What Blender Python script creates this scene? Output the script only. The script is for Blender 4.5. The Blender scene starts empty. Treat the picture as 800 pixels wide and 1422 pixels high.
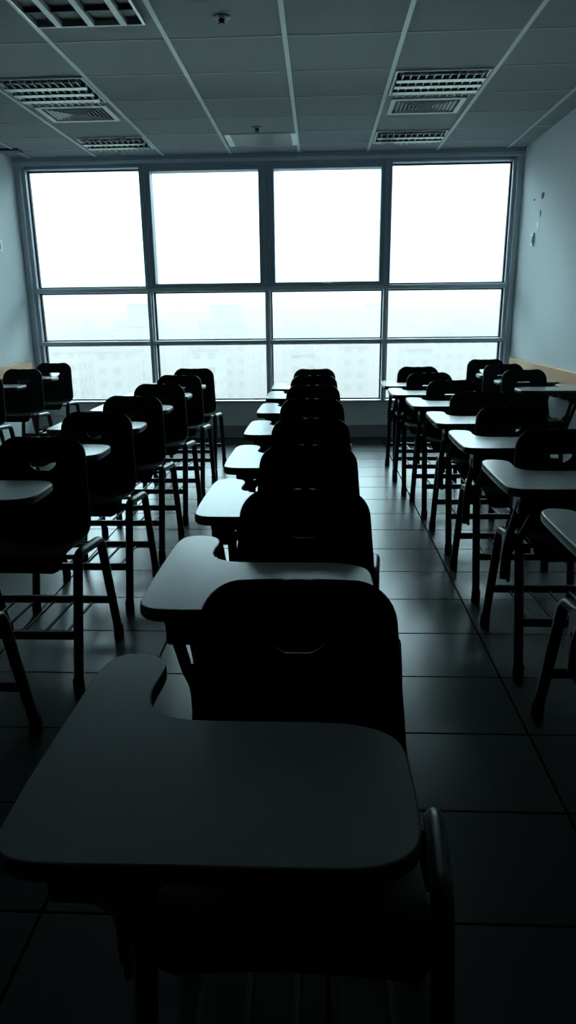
import bpy, bmesh, math, random
from mathutils import Vector, Matrix
random.seed(7)
C = bpy.context.scene.collection
SKY_LOW, SKY_HIGH = 2.3, 27.0
CAM_H = 1.22                       # camera height above the floor
WIN_Y = 6.96                       # inner face of the window wall
XL, XR = -2.83, 1.845              # side walls
CEIL = 2.611
BACK = -2.4

# ------------------------------------------------------------------ materials
def mat(name, col, rough=.5, metal=0., spec=.5, noise=0., nscale=8., bump=0., bscale=60., coat=0.):
    m = bpy.data.materials.new(name); m.use_nodes = True
    nt = m.node_tree; b = nt.nodes['Principled BSDF']
    b.inputs['Base Color'].default_value = (*col, 1)
    b.inputs['Roughness'].default_value = rough
    b.inputs['Metallic'].default_value = metal
    b.inputs['Specular IOR Level'].default_value = spec
    if coat: b.inputs['Coat Weight'].default_value = coat
    tc = nt.nodes.new('ShaderNodeTexCoord')
    if noise:
        n = nt.nodes.new('ShaderNodeTexNoise'); n.inputs['Scale'].default_value = nscale; n.inputs['Detail'].default_value = 5
        r = nt.nodes.new('ShaderNodeMix'); r.data_type = 'RGBA'
        r.inputs['A'].default_value = (*[c*(1-noise) for c in col], 1)
        r.inputs['B'].default_value = (*[min(1, c*(1+noise)) for c in col], 1)
        nt.links.new(tc.outputs['Object'], n.inputs['Vector'])
        nt.links.new(n.outputs['Fac'], r.inputs['Factor'])
        nt.links.new(r.outputs['Result'], b.inputs['Base Color'])
    if bump:
        n2 = nt.nodes.new('ShaderNodeTexNoise'); n2.inputs['Scale'].default_value = bscale; n2.inputs['Detail'].default_value = 3
        bp = nt.nodes.new('ShaderNodeBump'); bp.inputs['Strength'].default_value = bump; bp.inputs['Distance'].default_value = .002
        nt.links.new(tc.outputs['Object'], n2.inputs['Vector'])
        nt.links.new(n2.outputs['Fac'], bp.inputs['Height'])
        nt.links.new(bp.outputs['Normal'], b.inputs['Normal'])
    return m

M = {}
M['shell'] = mat('black_plastic', (.0045, .005, .0055), .55, bump=.12, bscale=400, spec=.12)
M['metal'] = mat('black_paint', (.007, .007, .008), .36, spec=.4)
M['rubber'] = mat('rubber', (.008, .008, .008), .7, spec=.2)
M['zinc'] = mat('zinc_plate', (.05, .055, .06), .4, .6)
M['laminate'] = mat('grey_laminate', (.165, .172, .178), .25, spec=.75, noise=.05, nscale=90)
M['edge'] = mat('edge_band', (.015, .015, .017), .35)
M['wall'] = mat('wall_paint', (.70, .745, .76), .75, spec=.25, noise=.03, nscale=6, bump=.2, bscale=160)
M['sill_wall'] = mat('sill_paint', (.86, .90, .90), .75, spec=.25, noise=.04, nscale=5, bump=.15, bscale=140)
M['back_wall'] = mat('back_wall_paint', (.05, .052, .052), .85, spec=.2, noise=.03)
M['tilebase'] = mat('skirting_tile', (.36, .37, .36), .4, noise=.08, nscale=14)
M['alu'] = mat('grey_aluminium', (.62, .68, .74), .42, .1, noise=.04, nscale=20)
M['sash'] = mat('dark_sash', (.36, .42, .50), .45, .1)
M['gasket'] = mat('gasket', (.02, .022, .024), .6)
M['wood'] = mat('wood_rail', (.70, .37, .19), .5, noise=.12, nscale=6)
M['white'] = mat('white_enamel', (.62, .66, .66), .4, spec=.5)
M['tube'] = mat('lamp_tube', (.75, .77, .75), .3)
M['dark'] = mat('dark_housing', (.02, .022, .024), .6)
M['reflector'] = mat('reflector', (.46, .49, .49), .35, .45)
M['opal'] = mat('opal_cover', (.20, .215, .22), .5)
M['tbar'] = mat('ceiling_bar', (.60, .63, .63), .5, noise=.04)
M['amber'] = mat('lamp_end', (.75, .58, .36), .4)
M['plate'] = mat('white_plate', (.93, .94, .93), .4)
M['scar'] = mat('dark_scar', (.06, .065, .07), .8)

def floor_mat():
    m = bpy.data.materials.new('floor_tiles'); m.use_nodes = True
    nt = m.node_tree; b = nt.nodes['Principled BSDF']
    tc = nt.nodes.new('ShaderNodeTexCoord')
    mp = nt.nodes.new('ShaderNodeMapping')
    mp.inputs['Location'].default_value = (-.02, -.14, 0)
    br = nt.nodes.new('ShaderNodeTexBrick'); br.offset = 0.; br.squash = 1.
    br.inputs['Scale'].default_value = 1.0
    br.inputs['Mortar Size'].default_value = .0042
    br.inputs['Mortar Smooth'].default_value = .15
    br.inputs['Brick Width'].default_value = .6075
    br.inputs['Row Height'].default_value = .3375
    br.inputs['Color1'].default_value = (.034, .036, .036, 1)
    br.inputs['Color2'].default_value = (.040, .042, .041, 1)
    br.inputs['Mortar'].default_value = (.004, .004, .004, 1)
    nt.links.new(tc.outputs['Object'], mp.inputs['Vector']); nt.links.new(mp.outputs['Vector'], br.inputs['Vector'])
    n = nt.nodes.new('ShaderNodeTexNoise'); n.inputs['Scale'].default_value = 14; n.inputs['Detail'].default_value = 8
    nt.links.new(tc.outputs['Object'], n.inputs['Vector'])
    mx = nt.nodes.new('ShaderNodeMix'); mx.data_type = 'RGBA'; mx.blend_type = 'MULTIPLY'; mx.inputs['Factor'].default_value = .1
    cr = nt.nodes.new('ShaderNodeValToRGB'); cr.color_ramp.elements[0].color = (.85, .85, .85, 1); cr.color_ramp.elements[1].color = (1.1, 1.1, 1.1, 1)
    nt.links.new(n.outputs['Fac'], cr.inputs['Fac'])
    nt.links.new(br.outputs['Color'], mx.inputs['A']); nt.links.new(cr.outputs['Color'], mx.inputs['B'])
    nt.links.new(mx.outputs['Result'], b.inputs['Base Color'])
    rr = nt.nodes.new('ShaderNodeMapRange'); rr.inputs['To Min'].default_value = .262; rr.inputs['To Max'].default_value = .278
    nt.links.new(n.outputs['Fac'], rr.inputs['Value'])
    mr = nt.nodes.new('ShaderNodeMix'); mr.inputs['B'].default_value = .95
    nt.links.new(br.outputs['Fac'], mr.inputs['Factor']); nt.links.new(rr.outputs['Result'], mr.inputs['A']); nt.links.new(mr.outputs['Result'], b.inputs['Roughness'])
    ms = nt.nodes.new('ShaderNodeMix'); ms.inputs['A'].default_value = .20; ms.inputs['B'].default_value = 0
    nt.links.new(br.outputs['Fac'], ms.inputs['Factor']); nt.links.new(ms.outputs['Result'], b.inputs['Specular IOR Level'])
    bp = nt.nodes.new('ShaderNodeBump'); bp.inputs['Strength'].default_value = .5; bp.inputs['Distance'].default_value = .002; bp.invert = True
    nt.links.new(br.outputs['Fac'], bp.inputs['Height']); nt.links.new(bp.outputs['Normal'], b.inputs['Normal'])
    return m
M['floor'] = floor_mat()
M['ceiling'] = mat('ceiling_tile', (.315, .335, .335), .9, spec=.1, noise=.10, nscale=120, bump=.5, bscale=220)

def glass_mat():
    m = bpy.data.materials.new('window_glass'); m.use_nodes = True
    nt = m.node_tree; nt.nodes.remove(nt.nodes['Principled BSDF'])
    out = nt.nodes['Material Output']
    tr = nt.nodes.new('ShaderNodeBsdfTransparent'); tr.inputs['Color'].default_value = (.96, .99, .985, 1)
    gl = nt.nodes.new('ShaderNodeBsdfGlossy'); gl.inputs['Roughness'].default_value = .02
    fr = nt.nodes.new('ShaderNodeFresnel'); fr.inputs['IOR'].default_value = 1.45
    mx = nt.nodes.new('ShaderNodeMixShader')
    nt.links.new(fr.outputs['Fac'], mx.inputs['Fac']); nt.links.new(tr.outputs['BSDF'], mx.inputs[1]); nt.links.new(gl.outputs['BSDF'], mx.inputs[2])
    nt.links.new(mx.outputs['Shader'], out.inputs['Surface'])
    return m
M['glass'] = glass_mat()

def facade_mat(name, col):
    m = bpy.data.materials.new(name); m.use_nodes = True
    nt = m.node_tree; b = nt.nodes['Principled BSDF']; b.inputs['Roughness'].default_value = .8
    tc = nt.nodes.new('ShaderNodeTexCoord'); sp = nt.nodes.new('ShaderNodeSeparateXYZ'); cb = nt.nodes.new('ShaderNodeCombineXYZ')
    ad = nt.nodes.new('ShaderNodeMath'); ad.operation = 'ADD'
    nt.links.new(tc.outputs['Object'], sp.inputs[0])
    nt.links.new(sp.outputs['X'], ad.inputs[0]); nt.links.new(sp.outputs['Y'], ad.inputs[1])
    nt.links.new(ad.outputs[0], cb.inputs['X']); nt.links.new(sp.outputs['Z'], cb.inputs['Y'])
    br = nt.nodes.new('ShaderNodeTexBrick'); br.offset = 0
    br.inputs['Scale'].default_value = 1; br.inputs['Brick Width'].default_value = 3.2; br.inputs['Row Height'].default_value = 3.0
    br.inputs['Mortar Size'].default_value = .8; br.inputs['Mortar Smooth'].default_value = 0
    br.inputs['Color1'].default_value = (.03, .035, .04, 1); br.inputs['Color2'].default_value = (.05, .055, .06, 1)
    br.inputs['Mortar'].default_value = (*col, 1)
    nt.links.new(cb.outputs[0], br.inputs['Vector']); nt.links.new(br.outputs['Color'], b.inputs['Base Color'])
    return m
M['facadeA'] = facade_mat('pale_facade', (.12, .125, .125))
M['facadeB'] = facade_mat('grey_facade', (.09, .095, .10))
M['roof'] = mat('flat_roof', (.08, .08, .08), .9)
M['ground'] = mat('city_ground', (.16, .18, .17), .95, noise=.4, nscale=.03)
M['bounce'] = mat('bounce_concrete', (.62, .62, .60), .9, noise=.06)  # pale surface of the added reflecting ledge outside the window
M['leaf'] = mat('hazy_foliage', (.09, .13, .08), .9, noise=.3, nscale=.5)

# ------------------------------------------------------------------ mesh helpers
def obj(name, bm, m, parent=None, smooth=None, loc=None):
    bmesh.ops.recalc_face_normals(bm, faces=bm.faces[:])
    me = bpy.data.meshes.new(name); bm.to_mesh(me); bm.free()
    me.materials.append(M[m] if isinstance(m, str) else m)
    if smooth:
        for p in me.polygons: p.use_smooth = True
        me.set_sharp_from_angle(angle=math.radians(smooth))
    o = bpy.data.objects.new(name, me); C.objects.link(o)
    if parent: o.parent = parent
    if loc: o.location = loc
    return o

def box(bm, x0, x1, y0, y1, z0, z1, bev=0.):
    b2 = bmesh.new()
    bmesh.ops.create_cube(b2, size=1)
    for v in b2.verts:
        v.co = Vector(((x0+x1)/2+v.co.x*(x1-x0), (y0+y1)/2+v.co.y*(y1-y0), (z0+z1)/2+v.co.z*(z1-z0)))
    if bev: bmesh.ops.bevel(b2, geom=b2.edges[:], offset=bev, segments=2, affect='EDGES', profile=.5)
    t = bpy.data.meshes.new('t'); b2.to_mesh(t); b2.free(); bm.from_mesh(t); bpy.data.meshes.remove(t)
    return bm

def B(x0, x1, y0, y1, z0, z1, bev=0.): return box(bmesh.new(), x0, x1, y0, y1, z0, z1, bev)

def fillet(pts, r, n=6):
    pts = [Vector(p) for p in pts]; out = [pts[0]]
    for a, b, c in zip(pts, pts[1:], pts[2:]):
        d1, d2 = (a-b), (c-b); k = min(r, d1.length*.48, d2.length*.48)
        p, q = b+d1.normalized()*k, b+d2.normalized()*k
        for i in range(n+1):
            t = i/n; out.append(p*(1-t)**2+b*2*t*(1-t)+q*t*t)
    out.append(pts[-1]); return out

def tube(bm, pts, rx, ry=None, seg=12, ref=Vector((1, 0, 0))):
    """sweep an oval along pts; rx along ref, ry across it; ends capped"""
    ry = ry or rx; pts = [Vector(p) for p in pts]; rings = []
    for i, p in enumerate(pts):
        t = (pts[min(i+1, len(pts)-1)]-pts[max(i-1, 0)]).normalized()
        a = ref - t*ref.dot(t)
        if a.length < 1e-3: a = Vector((0, 1, 0)) - t*t.y
        a.normalize(); c = t.cross(a)
        rings.append([bm.verts.new(p+a*rx*math.cos(2*math.pi*k/seg)+c*ry*math.sin(2*math.pi*k/seg)) for k in range(seg)])
    for r0, r1 in zip(rings, rings[1:]):
        for k in range(seg): bm.faces.new((r0[k], r0[(k+1) % seg], r1[(k+1) % seg], r1[k]))
    bm.faces.new(rings[0][::-1]); bm.faces.new(rings[-1])
    return bm

def T(pts, rx, ry=None, r=0., **k): return tube(bmesh.new(), fillet(pts, r) if r else pts, rx, ry, **k)

def prism(bm, outline, layers):
    """stack of outlines: layers = [(inset, z)], outline counter-clockwise list of (x, y)"""
    n = len(outline); P = [Vector((x, y)) for x, y in outline]
    nor = []
    for i in range(n):
        d = (P[(i+1) % n]-P[i-1]).normalized(); nor.append(Vector((-d.y, d.x)))
    rings = [[bm.verts.new((P[i].x+nor[i].x*ins, P[i].y+nor[i].y*ins, z)) for i in range(n)] for ins, z in layers]
    for a, b in zip(rings, rings[1:]):
        for i in range(n): bm.faces.new((a[i], a[(i+1) % n], b[(i+1) % n], b[i]))
    bm.faces.new(rings[0][::-1]); bm.faces.new(rings[-1])
    return bm

def lathe(bm, prof, seg=24, cx=0, cy=0):
    rings = [[bm.verts.new((cx+r*math.cos(2*math.pi*k/seg), cy+r*math.sin(2*math.pi*k/seg), z)) for k in range(seg)] for r, z in prof]
    for a, b in zip(rings, rings[1:]):
        for k in range(seg): bm.faces.new((a[k], a[(k+1) % seg], b[(k+1) % seg], b[k]))
    bm.faces.new(rings[0][::-1]); bm.faces.new(rings[-1])
    return bm

def empty(name, loc=(0, 0, 0), rz=0.):
    o = bpy.data.objects.new(name, None); C.objects.link(o); o.location = loc; o.rotation_euler = (0, 0, rz); o.empty_display_size = .1
    return o
def tag(o, label, cat, group=None):
    o['label'] = label; o['category'] = cat
    if group: o['group'] = group
    return o
def struct(o):
    o['kind'] = 'structure'; return o
def copy_tree(o, parent=None):
    c = o.copy(); C.objects.link(c)
    if parent is not None: c.parent = parent
    for ch in list(o.children): copy_tree(ch, c)
    return c

# ------------------------------------------------------------------ the room
bm = B(XL-.15, XR+.15, BACK-.15, WIN_Y+.22, -.2, 0); struct(obj('floor', bm, 'floor'))
bm = B(XL-.15, XR+.15, BACK-.15, WIN_Y+.22, CEIL, CEIL+.2); struct(obj('ceiling', bm, 'ceiling'))
struct(obj('wall_right', B(XR, XR+.15, BACK-.15, WIN_Y+.22, 0, CEIL), 'wall'))
struct(obj('wall_left', B(XL-.15, XL, BACK-.15, WIN_Y+.22, 0, CEIL), 'wall'))
struct(obj('wall_back', B(XL, XR, BACK-.15, BACK, 0, CEIL), 'back_wall'))
SILL = .375
struct(obj('wall_window', B(XL, XR, WIN_Y, WIN_Y+.2, 0, SILL-.02), 'sill_wall'))
struct(obj('sill', B(XL, XR, WIN_Y-.025, WIN_Y+.2, SILL-.02, SILL, .004), 'alu'))
struct(obj('bounce_ledge', B(XL-.15, XR+.15, WIN_Y+.2, WIN_Y+.85, .12, .27, .01), 'bounce'))  # unseen ledge added outside to throw skylight up onto the ceiling
struct(obj('baseboard_window', B(XL, XR, WIN_Y-.012, WIN_Y, 0, .125, .003), 'tilebase'))
struct(obj('baseboard_right', B(XR-.012, XR, BACK, WIN_Y-.012, 0, .10, .003), 'tilebase'))
struct(obj('baseboard_left', B(XL, XL+.012, BACK, WIN_Y-.012, 0, .10, .003), 'tilebase'))

# ceiling grid bars, each its own strip
GX = [-.18+.62*k for k in range(-4, 4)]
GY = [6.612, 6.168, 5.718, 5.238, 4.714, 4.16, 3.605, 3.05, 2.495, 1.94, 1.385, .83, .275, -.28, -.835, -1.39, -1.945]
for i, x in enumerate(GX):
    struct(obj('ceiling_trim', B(x-.0125, x+.0125, BACK, WIN_Y, CEIL-.006, CEIL+.002), 'tbar'))
for i, y in enumerate(GY):
    struct(obj('ceiling_trim', B(XL, XR, y-.0035, y+.0035, CEIL-.003, CEIL+.002), 'tbar'))

# ------------------------------------------------------------------ the window wall
TOP = 2.522                        # underside of the header
FY0, FY1 = WIN_Y-.03, WIN_Y+.14   # frame depth
GL = WIN_Y+.105                   # glass plane
T1, T2 = 1.452, .945              # transom centres
MX = [-1.636, -.489, .638]        # mullion centres
JL, JR = (XL, XL+.082), (XR-.080, XR)
bm = B(XL, XR, FY0-.02, FY1, TOP+.03, CEIL, .004); struct(obj('trim_header', bm, 'alu'))
bm = B(XL, XR, FY0-.035, FY0-.02, CEIL-.035, CEIL-.002); struct(obj('trim_cornice', bm, 'sash'))
bm = B(XL+.09, XR-.08, FY0+.01, FY1, TOP-.002, TOP+.03, .003); struct(obj('trim_head', bm, 'sash'))
struct(obj('trim_jamb_left', box(B(XL, JL[1]-.03, FY0, FY1, SILL, TOP+.03, .004), JL[1]-.03, JL[1], FY0+.05, FY1, SILL, TOP+.03), 'alu'))
struct(obj('trim_jamb_right', box(B(JR[0]+.03, XR, FY0, FY1, SILL, TOP+.03, .004), JR[0], JR[0]+.03, FY0+.05, FY1, SILL, TOP+.03), 'alu'))
for x, wt in zip(MX, (.031, .036, .031)):
    up = B(x-wt, x+wt*.2, FY0, FY1, T1, TOP+.005, .004)
    box(up, x+wt*.2, x+wt*.32, FY0+.012, FY1, T1, TOP+.005)
    box(up, x+wt*.32, x+wt, FY0+.004, FY1, T1, TOP+.005, .004)
    struct(obj('trim_mullion', up, 'sash'))
    lo = B(x-.022, x+.012, FY0, FY1, SILL, T1, .004)
    box(lo, x+.012, x+.024, FY0+.04, FY1, SILL, T1)
    struct(obj('trim_mullion', lo, 'alu'))
cols = [JL[1]] + MX + [JR[0]]
for i in range(4):
    x0, x1 = cols[i]+(.0 if i == 0 else .024), cols[i+1]-(.0 if i == 3 else .022)
    b_ = B(x0-.01, x1+.01, FY0+.006, FY1, T1-.030, T1+.010, .004)
    if i in (0, 3): box(b_, x0-.01, x1+.01, FY0+.03, FY1, T1+.010, T1+.018)
    struct(obj('trim_transom', b_, 'alu'))
    struct(obj('trim_transom', B(x0-.01, x1+.01, FY0+.006, FY1, T2-.018, T2+.018, .004), 'alu'))

def ring_frame(x0, x1, z0, z1, w, y0, y1, bev=.003):
    bm = B(x0, x0+w, y0, y1, z0, z1, bev); box(bm, x1-w, x1, y0, y1, z0, z1, bev)
    box(bm, x0+w*.9, x1-w*.9, y0, y1, z0, z0+w, bev); box(bm, x0+w*.9, x1-w*.9, y0, y1, z1-w, z1, bev); return bm
rows = [(T1+.018, TOP), (T2+.018, T1-.030), (SILL, T2-.018)]
n = 1
for r, (z0, z1) in enumerate(rows):
    for i in range(4):
        if r == 0: x0, x1 = cols[i]+(0 if i == 0 else (.031, .036, .031)[i-1]), cols[i+1]-(0 if i == 3 else (.031, .036, .031)[i])
        else: x0, x1 = cols[i]+(0 if i == 0 else .024), cols[i+1]-(0 if i == 3 else .022)
        e = empty('window_%d' % n, ((x0+x1)/2, GL, z0)); struct(e); n += 1
        sash = r == 0 and i in (1, 2)
        w = .036 if sash else .012
        zz0 = z0-.008 if sash else z0
        f = obj('sash' if sash else 'gasket', ring_frame(x0-(x0+x1)/2, x1-(x0+x1)/2, zz0-z0, z1-z0, w, -.115 if sash else -.03, .012), 'sash' if sash else 'gasket', e)
        g = obj('glass', B(x0+w*.5-(x0+x1)/2, x1-w*.5-(x0+x1)/2, -.003, .003, w*.5, z1-z0-w*.5), 'glass', e)
        if sash:
            h = bmesh.new(); box(h, -.05, .05, -.135, -.112, .0, .018, .004); box(h, -.012, .012, -.15, -.13, .004, .02, .003)
            obj('latch', h, 'sash', e)

# ------------------------------------------------------------------ wooden wall rails and bits on the walls
o = obj('chair_rail', B(XR-.022, XR, -1.9, 6.86, .645, .785, .004), 'wood'); tag(o, 'long wooden board fixed along the right wall at chair-back height', 'chair rail')
o = obj('chair_rail', B(XL, XL+.022, -1.9, 6.80, .645, .785, .004), 'wood'); tag(o, 'long wooden board fixed along the left wall at chair-back height', 'chair rail')
def switch_plate(x, s, y, z, lab):
    e = empty('switch_plate', (x, y, z)); tag(e, lab, 'wall plate')
    obj('plate', B(min(0, -s*.014), max(0, -s*.014), -.032, .032, -.052, .052, .003), 'plate', e)
    obj('rocker', B(min(-s*.012, -s*.019), max(-s*.012, -s*.019), -.014, .014, -.028, .028, .002), 'plate', e)
switch_plate(XR, 1, 6.46, 1.80, 'small white plate on the right wall beside the window')
switch_plate(XL, -1, 6.43, 1.815, 'small white plate on the left wall at the photo edge')
for k, (y, z, dy, dz, m_, lab) in enumerate([
        (6.28, 2.125, .035, .05, 'scar', 'dark torn patch highest on the right wall above the white plate'),
        (6.31, 1.99, .012, .06, 'scar', 'thin dark gouge midway up the marks on the right wall'),
        (6.35, 1.905, .03, .07, 'plate', 'ragged pale paper scrap just above the white plate on the right wall'),
        (6.34, 2.10, .012, .035, 'plate', 'tiny pale paper fleck beside the dark torn patch on the right wall'),
        (6.52, 2.125, .02, .02, 'scar', 'small dark spot nearest the window on the right wall')]):
    bm = bmesh.new(); pts = []
    rr = random.Random(k)
    for a in range(12):
        t = 2*math.pi*a/12; q = rr.uniform(.6, 1.1); pts.append((math.cos(t)*dy*q, math.sin(t)*dz*q*.6))
    prism(bm, pts, [(0, 0), (0, .003)])
    for v in bm.verts: v.co = Vector((-v.co.z, v.co.x, v.co.y))
    o = obj('wall_scrap', bm, m_, loc=(XR, y, z)); tag(o, lab, 'wall mark')

# ------------------------------------------------------------------ ceiling fixtures
def troffer(x0, x1, y0, y1, lab, lamps=4, ends=()):
    cx, cy = (x0+x1)/2, (y0+y1)/2; w, d = x1-x0, y1-y0
    e = empty('ceiling_light', (cx, cy, CEIL)); tag(e, lab, 'ceiling light', 'louvred lights in the ceiling')
    f = ring_frame(-w/2, w/2, -d/2, d/2, .016, -.012, .0)
    for v in f.verts: v.co = Vector((v.co.x, v.co.z, v.co.y))
    obj('frame', f, 'white', e)
    obj('housing', B(-w/2+.012, w/2-.012, -d/2+.012, d/2-.012, -.004, -.001), 'dark', e)
    p = d/lamps
    for k in range(lamps):
        y = -d/2+p*(k+.5)
        t = bmesh.new(); tube(t, [(-w/2+.03, y, -.012), (w/2-.03, y, -.012)], .008, seg=10, ref=Vector((0, 0, 1)))
        tb = obj('lamp_tube', t, 'tube', e, smooth=40)
        if k in ends: obj('lamp_cap', B(-.07, .02, y-.012, y+.012, -.022, -.012, .002), 'amber', tb)
    for k in range(lamps-1):
        y = -d/2+p*(k+1)
        rb = bmesh.new()
        vs = [rb.verts.new(c) for c in ((-w/2+.016, y-.026, -.034), (w/2-.016, y-.026, -.034), (w/2-.016, y+.026, -.034), (-w/2+.016, y+.026, -.034),
                                        (-w/2+.016, y-.006, -.003), (w/2-.016, y-.006, -.003), (w/2-.016, y+.006, -.003), (-w/2+.016, y+.006, -.003))]
        for q in ((0, 1, 2, 3), (7, 6, 5, 4), (0, 4, 5, 1), (1, 5, 6, 2), (2, 6, 7, 3), (3, 7, 4, 0)): rb.faces.new([vs[a] for a in q])
        obj('reflector', rb, 'reflector', e)
    cb = bmesh.new()
    for k in range(11):
        x = -w/2+w*(k+1)/12; box(cb, x-.0025, x+.0025, -d/2+.014, d/2-.014, -.030, -.006)
    obj('louvre', cb, 'reflector', e)
    return e
troffer(-1.985, -1.435, 4.70, 5.215, 'louvred ceiling light over the left side in front of the square vent', 4)
troffer(-1.985, -1.435, 6.185, 6.60, 'louvred ceiling light over the left side close to the window', 3)
troffer(.46, 1.035, 4.735, 5.215, 'louvred ceiling light over the right side in front of the square vent', 4, (3,))
troffer(.46, 1.035, 6.185, 6.585, 'louvred ceiling light over the right side close to the window', 3, (1,))

# the nearest light: three long bare bars running into the room
e = empty('ceiling_light', (-1.12, 3.56, CEIL)); tag(e, 'ceiling light nearest the camera, three pale bars in a dark open tray', 'ceiling light', 'open tray light')
f = ring_frame(-.28, .27, -.31, .33, .014, -.03, .0)
for v in f.verts: v.co = Vector((v.co.x, v.co.z, v.co.y))
obj('frame', f, 'reflector', e); obj('housing', B(-.268, .258, -.298, .318, -.006, -.001), 'dark', e)
for x in (-.155, .005, .165, ):
    obj('bar', B(x-.016, x+.016, -.298, .318, -.034, -.006, .004), 'white', e)
for y in (-.1, .16): obj('cross_bar', B(-.266, .256, y-.003, y+.003, -.024, -.006), 'dark', e)

def vent(x0, x1, y0, y1, lab):
    cx, cy = (x0+x1)/2, (y0+y1)/2; w, d = x1-x0, y1-y0
    e = empty('ceiling_vent', (cx, cy, CEIL)); tag(e, lab, 'vent', 'square vents in the ceiling')
    f = ring_frame(-w/2, w/2, -d/2, d/2, .035, -.012, .0)
    for v in f.verts: v.co = Vector((v.co.x, v.co.z, v.co.y))
    obj('frame', f, 'white', e)
    obj('plenum', B(-w/2+.03, w/2-.03, -d/2+.03, d/2-.03, -.002, -.0005), 'dark', e)
    for k in range(7):
        s = .90-.125*k; hw, hd = (w/2-.035)*s, (d/2-.035)*s; lb = bmesh.new()
        g = .009
        r0 = [lb.verts.new((sx*hw, sy*hd, -.012-.001*k)) for sx, sy in ((-1, -1), (1, -1), (1, 1), (-1, 1))]
        r1 = [lb.verts.new((sx*(hw-g), sy*(hd-g), -.003)) for sx, sy in ((-1, -1), (1, -1), (1, 1), (-1, 1))]
        r2 = [lb.verts.new((sx*(hw-g-.002), sy*(hd-g-.002), -.003)) for sx, sy in ((-1, -1), (1, -1), (1, 1), (-1, 1))]
        r3 = [lb.verts.new((sx*(hw-.002), sy*(hd-.002), -.013-.001*k)) for sx, sy in ((-1, -1), (1, -1), (1, 1), (-1, 1))]
        for a, b in ((r0, r1), (r1, r2), (r2, r3), (r3, r0)):
            for q in range(4): lb.faces.new((a[q], a[(q+1) % 4], b[(q+1) % 4], b[q]))
        obj('louvre', lb, 'white', e)
vent(-1.975, -1.47, 5.29, 5.685, 'square louvred air vent in the left part of the ceiling')
vent(.49, 1.0, 5.31, 5.69, 'square louvred air vent in the right part of the ceiling')

e = empty('ceiling_light', (-.475, 6.39, CEIL)); tag(e, 'grey covered ceiling light with two white end strips above the middle windows', 'ceiling light')
obj('cover', B(-.25, .245, -.205, .205, -.006, 0, .002), 'opal', e)
for s in (-1, 1): obj('end_strip', B(s*.27-.024, s*.27+.024, -.205, .205, -.009, 0, .002), 'plate', e)
e = empty('ceiling_vent', (-2.73, 6.57, CEIL)); tag(e, 'narrow slot vent at the left wall end of the ceiling', 'vent')
obj('frame', B(-.10, .125, -.06, .06, -.010, 0, .002), 'dark', e)
for y in (-.03, 0., .03): obj('blade', B(-.09, .115, y-.005, y+.005, -.018, -.008, .001), 'sash', e)

for x, y, lab in ((-.477, 3.90, 'fire sprinkler head in the middle of the ceiling nearest the camera'), (-.484, 6.0, 'fire sprinkler head by the covered ceiling light near the window')):
    e = empty('sprinkler', (x, y, CEIL)); tag(e, lab, 'sprinkler', 'sprinklers in the ceiling')
    obj('escutcheon', lathe(bmesh.new(), [(.045, .006), (.045, -.003), (.038, -.008), (.018, -.011)]), 'opal', e, 40)
    obj('head', lathe(bmesh.new(), [(.016, -.009), (.016, -.02), (.010, -.023), (.010, -.028), (.02, -.030), (.02, -.033)]), 'dark', e, 40)

# ------------------------------------------------------------------ the tablet-arm chair
# local frame: -Y is where the sitter faces (the camera), front feet on y = 0, x to the photo's right
HW = .202
def shell_profile():
    key = [(.044, .416), (.045, .436), (.060, .453), (.095, .460), (.16, .456), (.235, .450), (.295, .454), (.338, .475), (.361, .515), (.374, .565), (.392, .640), (.413, .716), (.435, .793)]
    K = [Vector((0, a, b)) for a, b in key]; out = []
    for i in range(len(K)-1):
        p0, p1, p2, p3 = K[max(i-1, 0)], K[i], K[i+1], K[min(i+2, len(K)-1)]
        for j in range(6):
            t = j/6
            out.append(.5*((2*p1)+(p2-p0)*t+(2*p0-5*p1+4*p2-p3)*t*t+(3*p1-p0-3*p2+p3)*t**3))
    out.append(K[-1]); return out
PROF = shell_profile()
def shell_arc():
    s = [0.]
    for a, b in zip(PROF, PROF[1:]): s.append(s[-1]+(b-a).length)
    return s
ARC = shell_arc(); LEN = ARC[-1]
def at_arc(s):
    s = max(0, min(LEN, s))
    for i in range(len(ARC)-1):
        if ARC[i+1] >= s:
            f = (s-ARC[i])/max(1e-9, ARC[i+1]-ARC[i]); return PROF[i].lerp(PROF[i+1], f), (PROF[i+1]-PROF[i]).normalized()
    return PROF[-1], (PROF[-1]-PROF[-2]).normalized()
def half_w(s):
    u = s/LEN
    w = .178 if u < .5 else .183-.050*(u-.5)
    r = .068
    if s < .035: w = .176-.03*(1-math.sqrt(max(0, 1-(1-s/.035)**2)))
    if s > LEN-r:
        k = 1-(LEN-s)/r; w = w-r*(1-math.sqrt(max(0., 1-k*k)))
    return w
S_SPLIT = next(ARC[i] for i in range(len(PROF)) if PROF[i].z > .50 and i > 36)
def shell_pt(a, s):
    p, t = at_arc(s); w = half_w(s); x = a*w
    nrm = Vector((0, -t.z, t.y))      # towards the sitter: up on the seat, -y on the back
    u = s/LEN
    lift = (.010 if u < .5 else .020)*(abs(a)**2.2)
    return Vector((x, p.y, p.z)) + nrm*lift
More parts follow.
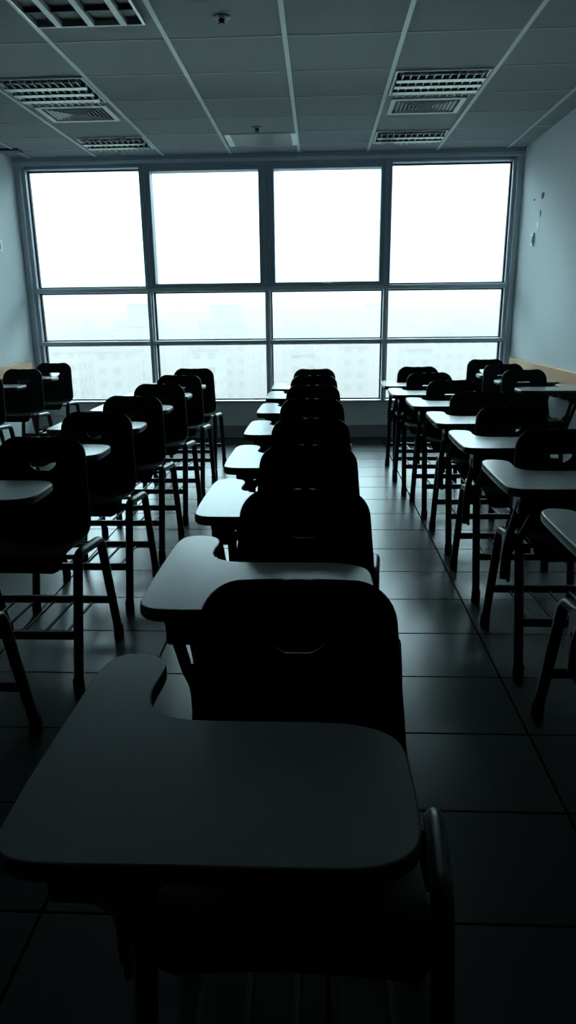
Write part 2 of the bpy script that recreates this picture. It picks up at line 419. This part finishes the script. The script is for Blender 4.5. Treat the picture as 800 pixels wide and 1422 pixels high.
def shell_part(s0, s1, ns, slot=None):
    bm = bmesh.new(); na = 24
    S = [s0+(s1-s0)*i/ns for i in range(ns+1)]
    if s1 >= LEN-1e-6:
        S = [s for s in S if s < LEN-.075]+[LEN-.07*(1-math.sin(math.pi/2*i/11)) for i in range(12)]
    A = [-1+2*i/na for i in range(na+1)]
    if slot:
        c0, c1, wid = slot
        S = [s for s in S if not (c0-.004 < s < c1+.004)]+[c0+(c1-c0)*i/5 for i in range(6)]; S.sort()
        h = wid/half_w(c0)
        inner = [-h+2*h*i/12 for i in range(13)]
        A = [a for a in A if abs(a) > h+.03]+inner; A.sort()
    grid = []
    for s in S:
        row = []
        for a in A:
            ss, aa = s, a
            if slot and c0-1e-6 <= s <= c1+1e-6 and abs(a) <= h+1e-6:      # flat top, round bottom
                k = (s-c0)/(c1-c0)
                lim = math.sqrt(max(0., 1-(1-k)**2*.86)) if k < .85 else 1-.25*((k-.85)/.15)**2
                aa = a*max(.40, lim)
            row.append(bm.verts.new(shell_pt(aa, ss)))
        grid.append(row)
    for i in range(len(S)-1):
        for j in range(len(A)-1):
            if slot and c0-1e-6 <= S[i] and S[i+1] <= c1+1e-6 and abs(A[j]) <= h+1e-6 and abs(A[j+1]) <= h+1e-6: continue
            bm.faces.new((grid[i][j], grid[i][j+1], grid[i+1][j+1], grid[i+1][j]))
    bmesh.ops.recalc_face_normals(bm, faces=bm.faces[:])
    bmesh.ops.solidify(bm, geom=bm.faces[:], thickness=.007)
    return bm

def tablet_outline(g):
    """counter-clockwise when g = 1 (arm on the photo's left)"""
    key = [(-.306, -.045), (-.306, .245), (-.303, .300), (-.292, .338), (-.268, .353), (-.240, .352), (-.216, .341), (-.203, .318), (-.2015, .285),
           (-.204, .250), (-.203, .222), (-.194, .199), (-.176, .181), (-.150, .171), (-.104, .168), (-.02, .168), (.065, .166), (.106, .155),
           (.131, .137), (.142, .113), (.145, .060), (.144, -.02), (.139, -.049), (.127, -.067), (.105, -.081), (.075, -.088), (0, -.090), (-.12, -.090), (-.250, -.090), (-.280, -.084), (-.299, -.068)]
    K = [Vector(k) for k in key]; n = len(K); out = []
    for i in range(n):
        p0, p1, p2, p3 = K[i-1], K[i], K[(i+1) % n], K[(i+2) % n]
        m = 3 if (p2-p1).length > .02 else 2
        d0, d1, d2 = [max(1e-4, (b-a).length**.5) for a, b in ((p0, p1), (p1, p2), (p2, p3))]
        m1 = ((p1-p0)/d0-(p2-p0)/(d0+d1)+(p2-p1)/d1)*d1; m2 = ((p2-p1)/d1-(p3-p1)/(d1+d2)+(p3-p2)/d2)*d1
        for j in range(m):
            t = j/m; out.append(p1*(2*t**3-3*t*t+1)+m1*(t**3-2*t*t+t)+p2*(-2*t**3+3*t*t)+m2*(t**3-t*t))
    out = [(p.x*g, p.y) for p in out]
    # clockwise list -> counter-clockwise
    return out[::-1] if g > 0 else out

TZ = .696
def make_chair(g):
    root = empty('tablet_arm_chair')
    obj('seat', shell_part(0, S_SPLIT, 40), 'shell', root, 50)
    obj('backrest', shell_part(S_SPLIT, LEN, 26, (LEN-.123, LEN-.088, .052)), 'shell', root, 50)
    # tabletop with its dark edge band
    ol = tablet_outline(g)
    top = prism(bmesh.new(), ol, [(.003, TZ-.012), (.0022, TZ-.0012), (.0036, TZ)])
    tt = obj('tabletop', top, 'laminate', root, 30)
    eb = prism(bmesh.new(), ol, [(.012, TZ-.028), (.004, TZ-.0265), (.0, TZ-.021), (-.0006, TZ-.012), (.0002, TZ-.004), (.0018, TZ-.0014), (.0032, TZ-.0016)])
    obj('edge_band', eb, 'edge', tt, 50)
    X = lambda a: a*g
    pl = bmesh.new()
    box(pl, *sorted((X(-.262), X(-.075))), -.055, .115, TZ-.050, TZ-.028, .005)
    obj('mounting_plate', pl, 'metal', tt)
    # arm support: two bent tubes and a gusset clamped to the side rail
    sup = bmesh.new()
    tube(sup, fillet([(X(-.235), -.035, TZ-.045), (X(-.252), -.028, .645), (X(-.251), .090, .470), (X(-.243), .135, .405), (X(-.243), .135, .318)], .04), .013, .012)
    so = obj('arm_support', sup, 'metal', root, 50)
    sup2 = bmesh.new()
    tube(sup2, fillet([(X(-.13), -.050, TZ-.047), (X(-.205), -.052, .632), (X(-.218), .075, .475), (X(-.237), .142, .410), (X(-.237), .142, .325)], .04), .013, .012)
    obj('brace', sup2, 'metal', so, 50)
    cl = bmesh.new(); box(cl, *sorted((X(-.262), X(-.205))), -.048, .035, .600, .650, .008)
    obj('hinge_block', cl, 'metal', so)
    gs = bmesh.new()
    prism(gs, [(.10, .318), (.190, .330), (.208, .375), (.205, .462), (.130, .500), (.06, .505), (.085, .455), (.11, .41)], [(0, 0), (0, .010)])
    for v in gs.verts: v.co = Vector((X(-.228) + (-v.co.z if g > 0 else v.co.z), v.co.x, v.co.y))
    obj('gusset', gs, 'metal', so)
    bt = bmesh.new()
    for y, z in ((.14, .44), (.18, .40)): tube(bt, [(X(-.208), y, z), (X(-.242), y, z)], .008, seg=8, ref=Vector((0, 0, 1)))
    obj('bolt', bt, 'zinc', so)
    # bent side frames: front leg, rail, rear leg
    R = .0165
    fy = lambda z: .112*z/.44      # the front legs lean back
    ry = lambda z: .43-.130*z/.45
    HR = .220                     # the frames spread a little towards the back
    for s in (-1, 1):
        lg = obj('leg', T([(s*HW, fy(.03), .03), (s*HW, fy(.39), .39)], R), 'metal', root, 40)
        obj('foot_cap', lathe(bmesh.new(), [(.0185, 0), (.0195, .004), (.0188, .05), (.0166, .053)], 14, s*HW, fy(.025)), 'rubber', lg, 40)
        lr = obj('leg', T([(s*HR, ry(.03), .03), (s*HR, ry(.385), .385)], R), 'metal', root, 40)
        obj('foot_cap', lathe(bmesh.new(), [(.0185, 0), (.0195, .004), (.0188, .05), (.0166, .053)], 14, s*HR, ry(.025)), 'rubber', lr, 40)
        obj('side_rail', T([(s*HW, fy(.385), .385), (s*HW, fy(.455), .455), (s*HR, ry(.446), .446), (s*HR, ry(.38), .38)], R, r=.04), 'metal', root, 40)
    # book rack: two flat stretchers with five rods between them
    obj('stretcher', B(-HW, HW, fy(.19)-.008, fy(.19)+.008, .176, .206, .004), 'metal', root)
    y2 = ry(.18); obj('stretcher', B(-HR, HR, y2-.008, y2+.008, .164, .194, .004), 'metal', root)
    for k in range(5):
        x = -.15+.075*k
        obj('rack_rod', T([(x, fy(.19)-.012, .187), (x, y2+.012, .175)], .0052, seg=8), 'metal', root, 40)
    for y, z in ((.13, .440), (.28, .432)):
        obj('seat_bracket', B(-HW-.006, HW+.006, y-.012, y+.012, z-.006, z+.004, .002), 'metal', root)
    return root

protoR = make_chair(1); protoL = make_chair(-1)
used = set()
def place(proto, x, y, label, group, rz=0.):
    o = copy_tree(proto) if proto.name in used else proto
    used.add(proto.name); o.location = (x, y, 0); o.rotation_euler = (0, 0, math.radians(rz))
    return tag(o, label, 'chair', group)
ORD = ['nearest', 'second nearest', 'third nearest', 'fourth nearest', 'fifth nearest', 'sixth nearest', 'seventh nearest', 'farthest']
# middle column
for k, y in enumerate([.642, 1.253, 1.855, 2.46, 3.14, 3.83, 4.49, 5.055]):
    lab = ('black chair at the near end of the middle column, its tabletop filling the foreground' if k == 0 else
           'farthest chair of the middle column, its backrest seen against the window' if k == 7 else
           'black tablet-arm chair, %s of the middle column, facing the camera' % ORD[k])
    place(protoR, -.034, y, lab, 'chairs in the middle column')
# column left of the middle
for k, y in enumerate([1.385, 2.025, 2.675, 3.305, 3.955, 4.60, 5.20]):
    lab = ('black chair cut by the left photo edge, only its right legs low in view' if k == 0 else
           'large black chair by the left photo edge with a light patch through its slot' if k == 1 else
           'farthest chair of the column left of the middle, next to the window sill' if k == 6 else
           'black tablet-arm chair, %s of the column left of the middle' % ORD[k])
    place(protoR, -1.08 if k == 0 else -1.003, y, lab, 'chairs in the left column')
# column right of the middle
for k, (x, y) in enumerate([(.90, 1.50), (.888, 2.155), (.886, 2.815), (.878, 3.435), (.846, 4.075), (.79, 4.645), (.785, 5.20)]):
    lab = ('black chair cut by the right photo edge, just one tabletop corner and leg showing' if k == 0 else
           'large black chair with a grey tabletop running into the right photo edge' if k == 1 else
           'farthest chair of the column right of the middle, its backrest against the window' if k == 6 else
           'black tablet-arm chair, %s of the column right of the middle' % ORD[k])
    place(protoR, x, y, lab, 'chairs in the right column')
# along the left wall
for k, y in enumerate([4.63, 5.28, 5.99]):
    lab = ('black chair by the left wall, cut by the photo edge behind its neighbour', 'middle of the three black chairs along the left wall',
           'black chair along the left wall nearest the window, bright slot in its backrest')[k]
    place(protoR, (-2.47, -2.435, -2.44)[k], y, lab, 'chairs along the left wall')
# along the right wall, the arm on the other side
for k, (x, y) in enumerate([(1.512, 4.84), (1.508, 5.42), (1.495, 6.0)]):
    lab = ('black chair along the right wall nearest the camera, long tabletop reaching the photo edge', 'middle of the three black chairs along the right wall',
           'black chair along the right wall nearest the window, tall against the glass')[k]
    place(protoL, x, y, lab, 'chairs along the right wall')

# ------------------------------------------------------------------ the city in the haze
GZ = -48.
struct(obj('ground', B(-900, 900, 9, 1500, GZ-1, GZ), 'ground'))
def building(px, d, w, top, lab, m, depth=14, tier=0, cap=True):
    """px: direction as x/y at the camera"""
    x = px*d
    e = empty('apartment_building', (x, d, GZ)); tag(e, lab, 'building', 'city buildings in the haze')
    h = top-GZ
    bm = B(-w/2, w/2, 0, depth, 0, h)
    if tier: box(bm, -w/2+w*tier, w/2-w*.1, 2, depth-2, h, h+5)
    obj('tower_block', bm, m, e)
    p = ring_frame(-w/2-.3, w/2+.3, -.3, depth+.3, .5, 0, 1.1, 0)
    for v in p.verts: v.co = Vector((v.co.x, v.co.z, v.co.y + h))
    for v in p.verts: v.co = Vector((v.co.x, v.co.z, v.co.y)) if False else v.co
    bmp = bmesh.new()
    box(bmp, -w/2-.3, w/2+.3, -.3, .2, h-.4, h+.9); box(bmp, -w/2-.3, w/2+.3, depth-.2, depth+.3, h-.4, h+.9)
    box(bmp, -w/2-.3, -w/2+.2, .2, depth-.2, h-.4, h+.9); box(bmp, w/2-.2, w/2+.3, .2, depth-.2, h-.4, h+.9)
    p.free(); obj('parapet', bmp, 'roof', e)
    if cap: obj('stair_house', B(-w*.15, w*.12, depth*.3, depth*.7, h, h+3.2), 'roof', e)
    return e
CITY = [(-.385, 210, 11, -3.2, 'low hazy block seen at the far left of the lower windows', 'facadeB', 0),
        (-.335, 190, 10, -1.0, 'hazy block in the leftmost window just above the low transom', 'facadeA', 0),
        (-.262, 175, 9, 1.2, 'hazy tower left of the first mullion', 'facadeB', .3),
        (-.238, 230, 14, -2.0, 'wide hazy block behind the first mullion', 'facadeA', 0),
        (-.190, 250, 12, -3.5, 'low hazy block in the second window left half', 'facadeA', 0),
        (-.137, 180, 11, .8, 'tallest hazy tower in the second window', 'facadeB', .25),
        (-.112, 240, 10, -2.2, 'hazy block just right of the tall tower in the second window', 'facadeA', 0),
        (-.078, 260, 12, -4.0, 'faint low block beside the middle mullion', 'facadeA', 0),
        (-.040, 210, 9, -1.6, 'slim hazy tower in the third window by the middle mullion', 'facadeB', 0),
        (-.008, 230, 12, -2.8, 'hazy block in the middle of the third window', 'facadeA', 0),
        (.034, 280, 11, -3.0, 'faint block in the right half of the third window', 'facadeA', 0),
        (.072, 320, 11, 4.8, 'tallest faint tower beside the third mullion', 'facadeA', .3),
        (.118, 260, 14, -1.9, 'hazy block in the rightmost window left half', 'facadeA', 0),
        (.160, 280, 12, -3.6, 'low hazy block in the middle of the rightmost window', 'facadeA', 0),
        (.207, 190, 16, -1.4, 'broad hazy block at the right end of the city view', 'facadeB', 0),
        (.262, 225, 9, 1.4, 'hazy tower at the right jamb of the window', 'facadeB', .3),
        (-.365, 160, 6, -4.2, 'small low hazy block beside the left jamb', 'facadeA', 0),
        (-.300, 150, 7, -3.6, 'squat hazy block in the middle of the leftmost window', 'facadeB', 0),
        (-.163, 150, 6, -3.4, 'narrow low hazy block left of the tall tower in the second window', 'facadeA', 0),
        (-.022, 150, 5, -4.6, 'narrow low hazy block in the left part of the third window', 'facadeB', 0),
        (.050, 170, 7, -3.9, 'squat hazy block right of centre in the third window', 'facadeB', 0),
        (.140, 165, 6, -4.4, 'narrow low hazy block in the rightmost window', 'facadeB', 0)]
for px, d, w, top, lab, m, tier in CITY: building(px, d, w, min(top-2.5, -.6), lab, m, 14, tier)
for k, (px, d) in enumerate([(-.34, 90), (-.22, 110), (-.12, 95), (.0, 130), (.10, 120), (.2, 95)]):
    t = empty('tree', (px*d, d, GZ)); tag(t, ['dim treetop low in the leftmost window', 'dim treetop low beside the first mullion', 'dim treetop low in the second window', 'dim treetop low in the third window', 'dim treetop low beside the third mullion', 'dim treetop low in the rightmost window'][k], 'tree', 'trees below the window')
    cr = bmesh.new(); rr = random.Random(k+30)
    for q in range(7):
        tmp = bmesh.new(); bmesh.ops.create_icosphere(tmp, subdivisions=3, radius=rr.uniform(3.5, 5.5))
        off = Vector((rr.uniform(-6, 6), rr.uniform(-4, 4), rr.uniform(12, 19)))
        for v in tmp.verts: v.co = v.co*rr.uniform(.93, 1.07)+off
        mt = bpy.data.meshes.new('t'); tmp.to_mesh(mt); tmp.free(); cr.from_mesh(mt); bpy.data.meshes.remove(mt)
    obj('crown', cr, 'leaf', t)
    obj('trunk', lathe(bmesh.new(), [(.7, 0), (.5, 6), (.35, 13)], 10), 'roof', t)

HAZE = True
if HAZE:
    m = bpy.data.materials.new('haze'); m.use_nodes = True
    nt = m.node_tree; nt.nodes.remove(nt.nodes['Principled BSDF'])
    vs = nt.nodes.new('ShaderNodeVolumeScatter'); vs.inputs['Color'].default_value = (1, .80, .74, 1); vs.inputs['Density'].default_value = .0019
    va = nt.nodes.new('ShaderNodeVolumeAbsorption'); va.inputs['Color'].default_value = (0, 0, 0, 1); va.inputs['Density'].default_value = .0090
    ad = nt.nodes.new('ShaderNodeAddShader')
    nt.links.new(vs.outputs['Volume'], ad.inputs[0]); nt.links.new(va.outputs['Volume'], ad.inputs[1])
    nt.links.new(ad.outputs['Shader'], nt.nodes['Material Output'].inputs['Volume'])
    o = obj('haze', B(-420, 420, 40, 520, GZ-2, 2.5), m); o['kind'] = 'stuff'; o['label'] = 'white haze over the city'

# ------------------------------------------------------------------ light and camera
w = bpy.data.worlds.new('overcast'); bpy.context.scene.world = w; w.use_nodes = True
nt = w.node_tree; bg = nt.nodes['Background']
tc = nt.nodes.new('ShaderNodeTexCoord'); sx = nt.nodes.new('ShaderNodeSeparateXYZ')
mr = nt.nodes.new('ShaderNodeMapRange'); mr.interpolation_type = 'SMOOTHSTEP'      # overcast sky: brighter towards the zenith
mr.inputs['From Min'].default_value = .08; mr.inputs['From Max'].default_value = .75
mr.inputs['To Min'].default_value = SKY_LOW; mr.inputs['To Max'].default_value = SKY_HIGH
nt.links.new(tc.outputs['Generated'], sx.inputs[0]); nt.links.new(sx.outputs['Z'], mr.inputs['Value'])
nt.links.new(mr.outputs['Result'], bg.inputs['Strength'])
bg.inputs['Color'].default_value = (.70, 1.0, 1.10, 1)

f, p, y, r = 960., .2810, -.0460, -.0115
cp, sp, cy, sy, cr_, sr = math.cos(p), math.sin(p), math.cos(y), math.sin(y), math.cos(r), math.sin(r)
F = Vector((sy*cp, cy*cp, -sp)); R0 = Vector((cy, -sy, 0)); U0 = R0.cross(F)
R1 = R0*cr_+U0*sr; U1 = -R0*sr+U0*cr_
cam = bpy.data.cameras.new('camera'); co = bpy.data.objects.new('camera', cam); C.objects.link(co)
co.matrix_world = Matrix(((R1.x, U1.x, -F.x, 0), (R1.y, U1.y, -F.y, 0), (R1.z, U1.z, -F.z, CAM_H), (0, 0, 0, 1)))
cam.sensor_fit = 'VERTICAL'; cam.sensor_height = 36; cam.sensor_width = 36*800/1422; cam.lens = f/1422*36
cam.clip_start = .02; cam.clip_end = 3000
sc = bpy.context.scene; sc.camera = co
vs_ = sc.view_settings; vs_.view_transform = 'Standard'; vs_.look = 'None'; vs_.exposure = 0; vs_.gamma = 1; vs_.use_curve_mapping = False
sc.cycles.max_bounces = 8; sc.cycles.diffuse_bounces = 5; sc.cycles.glossy_bounces = 4; sc.cycles.volume_bounces = 3; sc.cycles.transparent_max_bounces = 12
sc.cycles.use_denoising = True
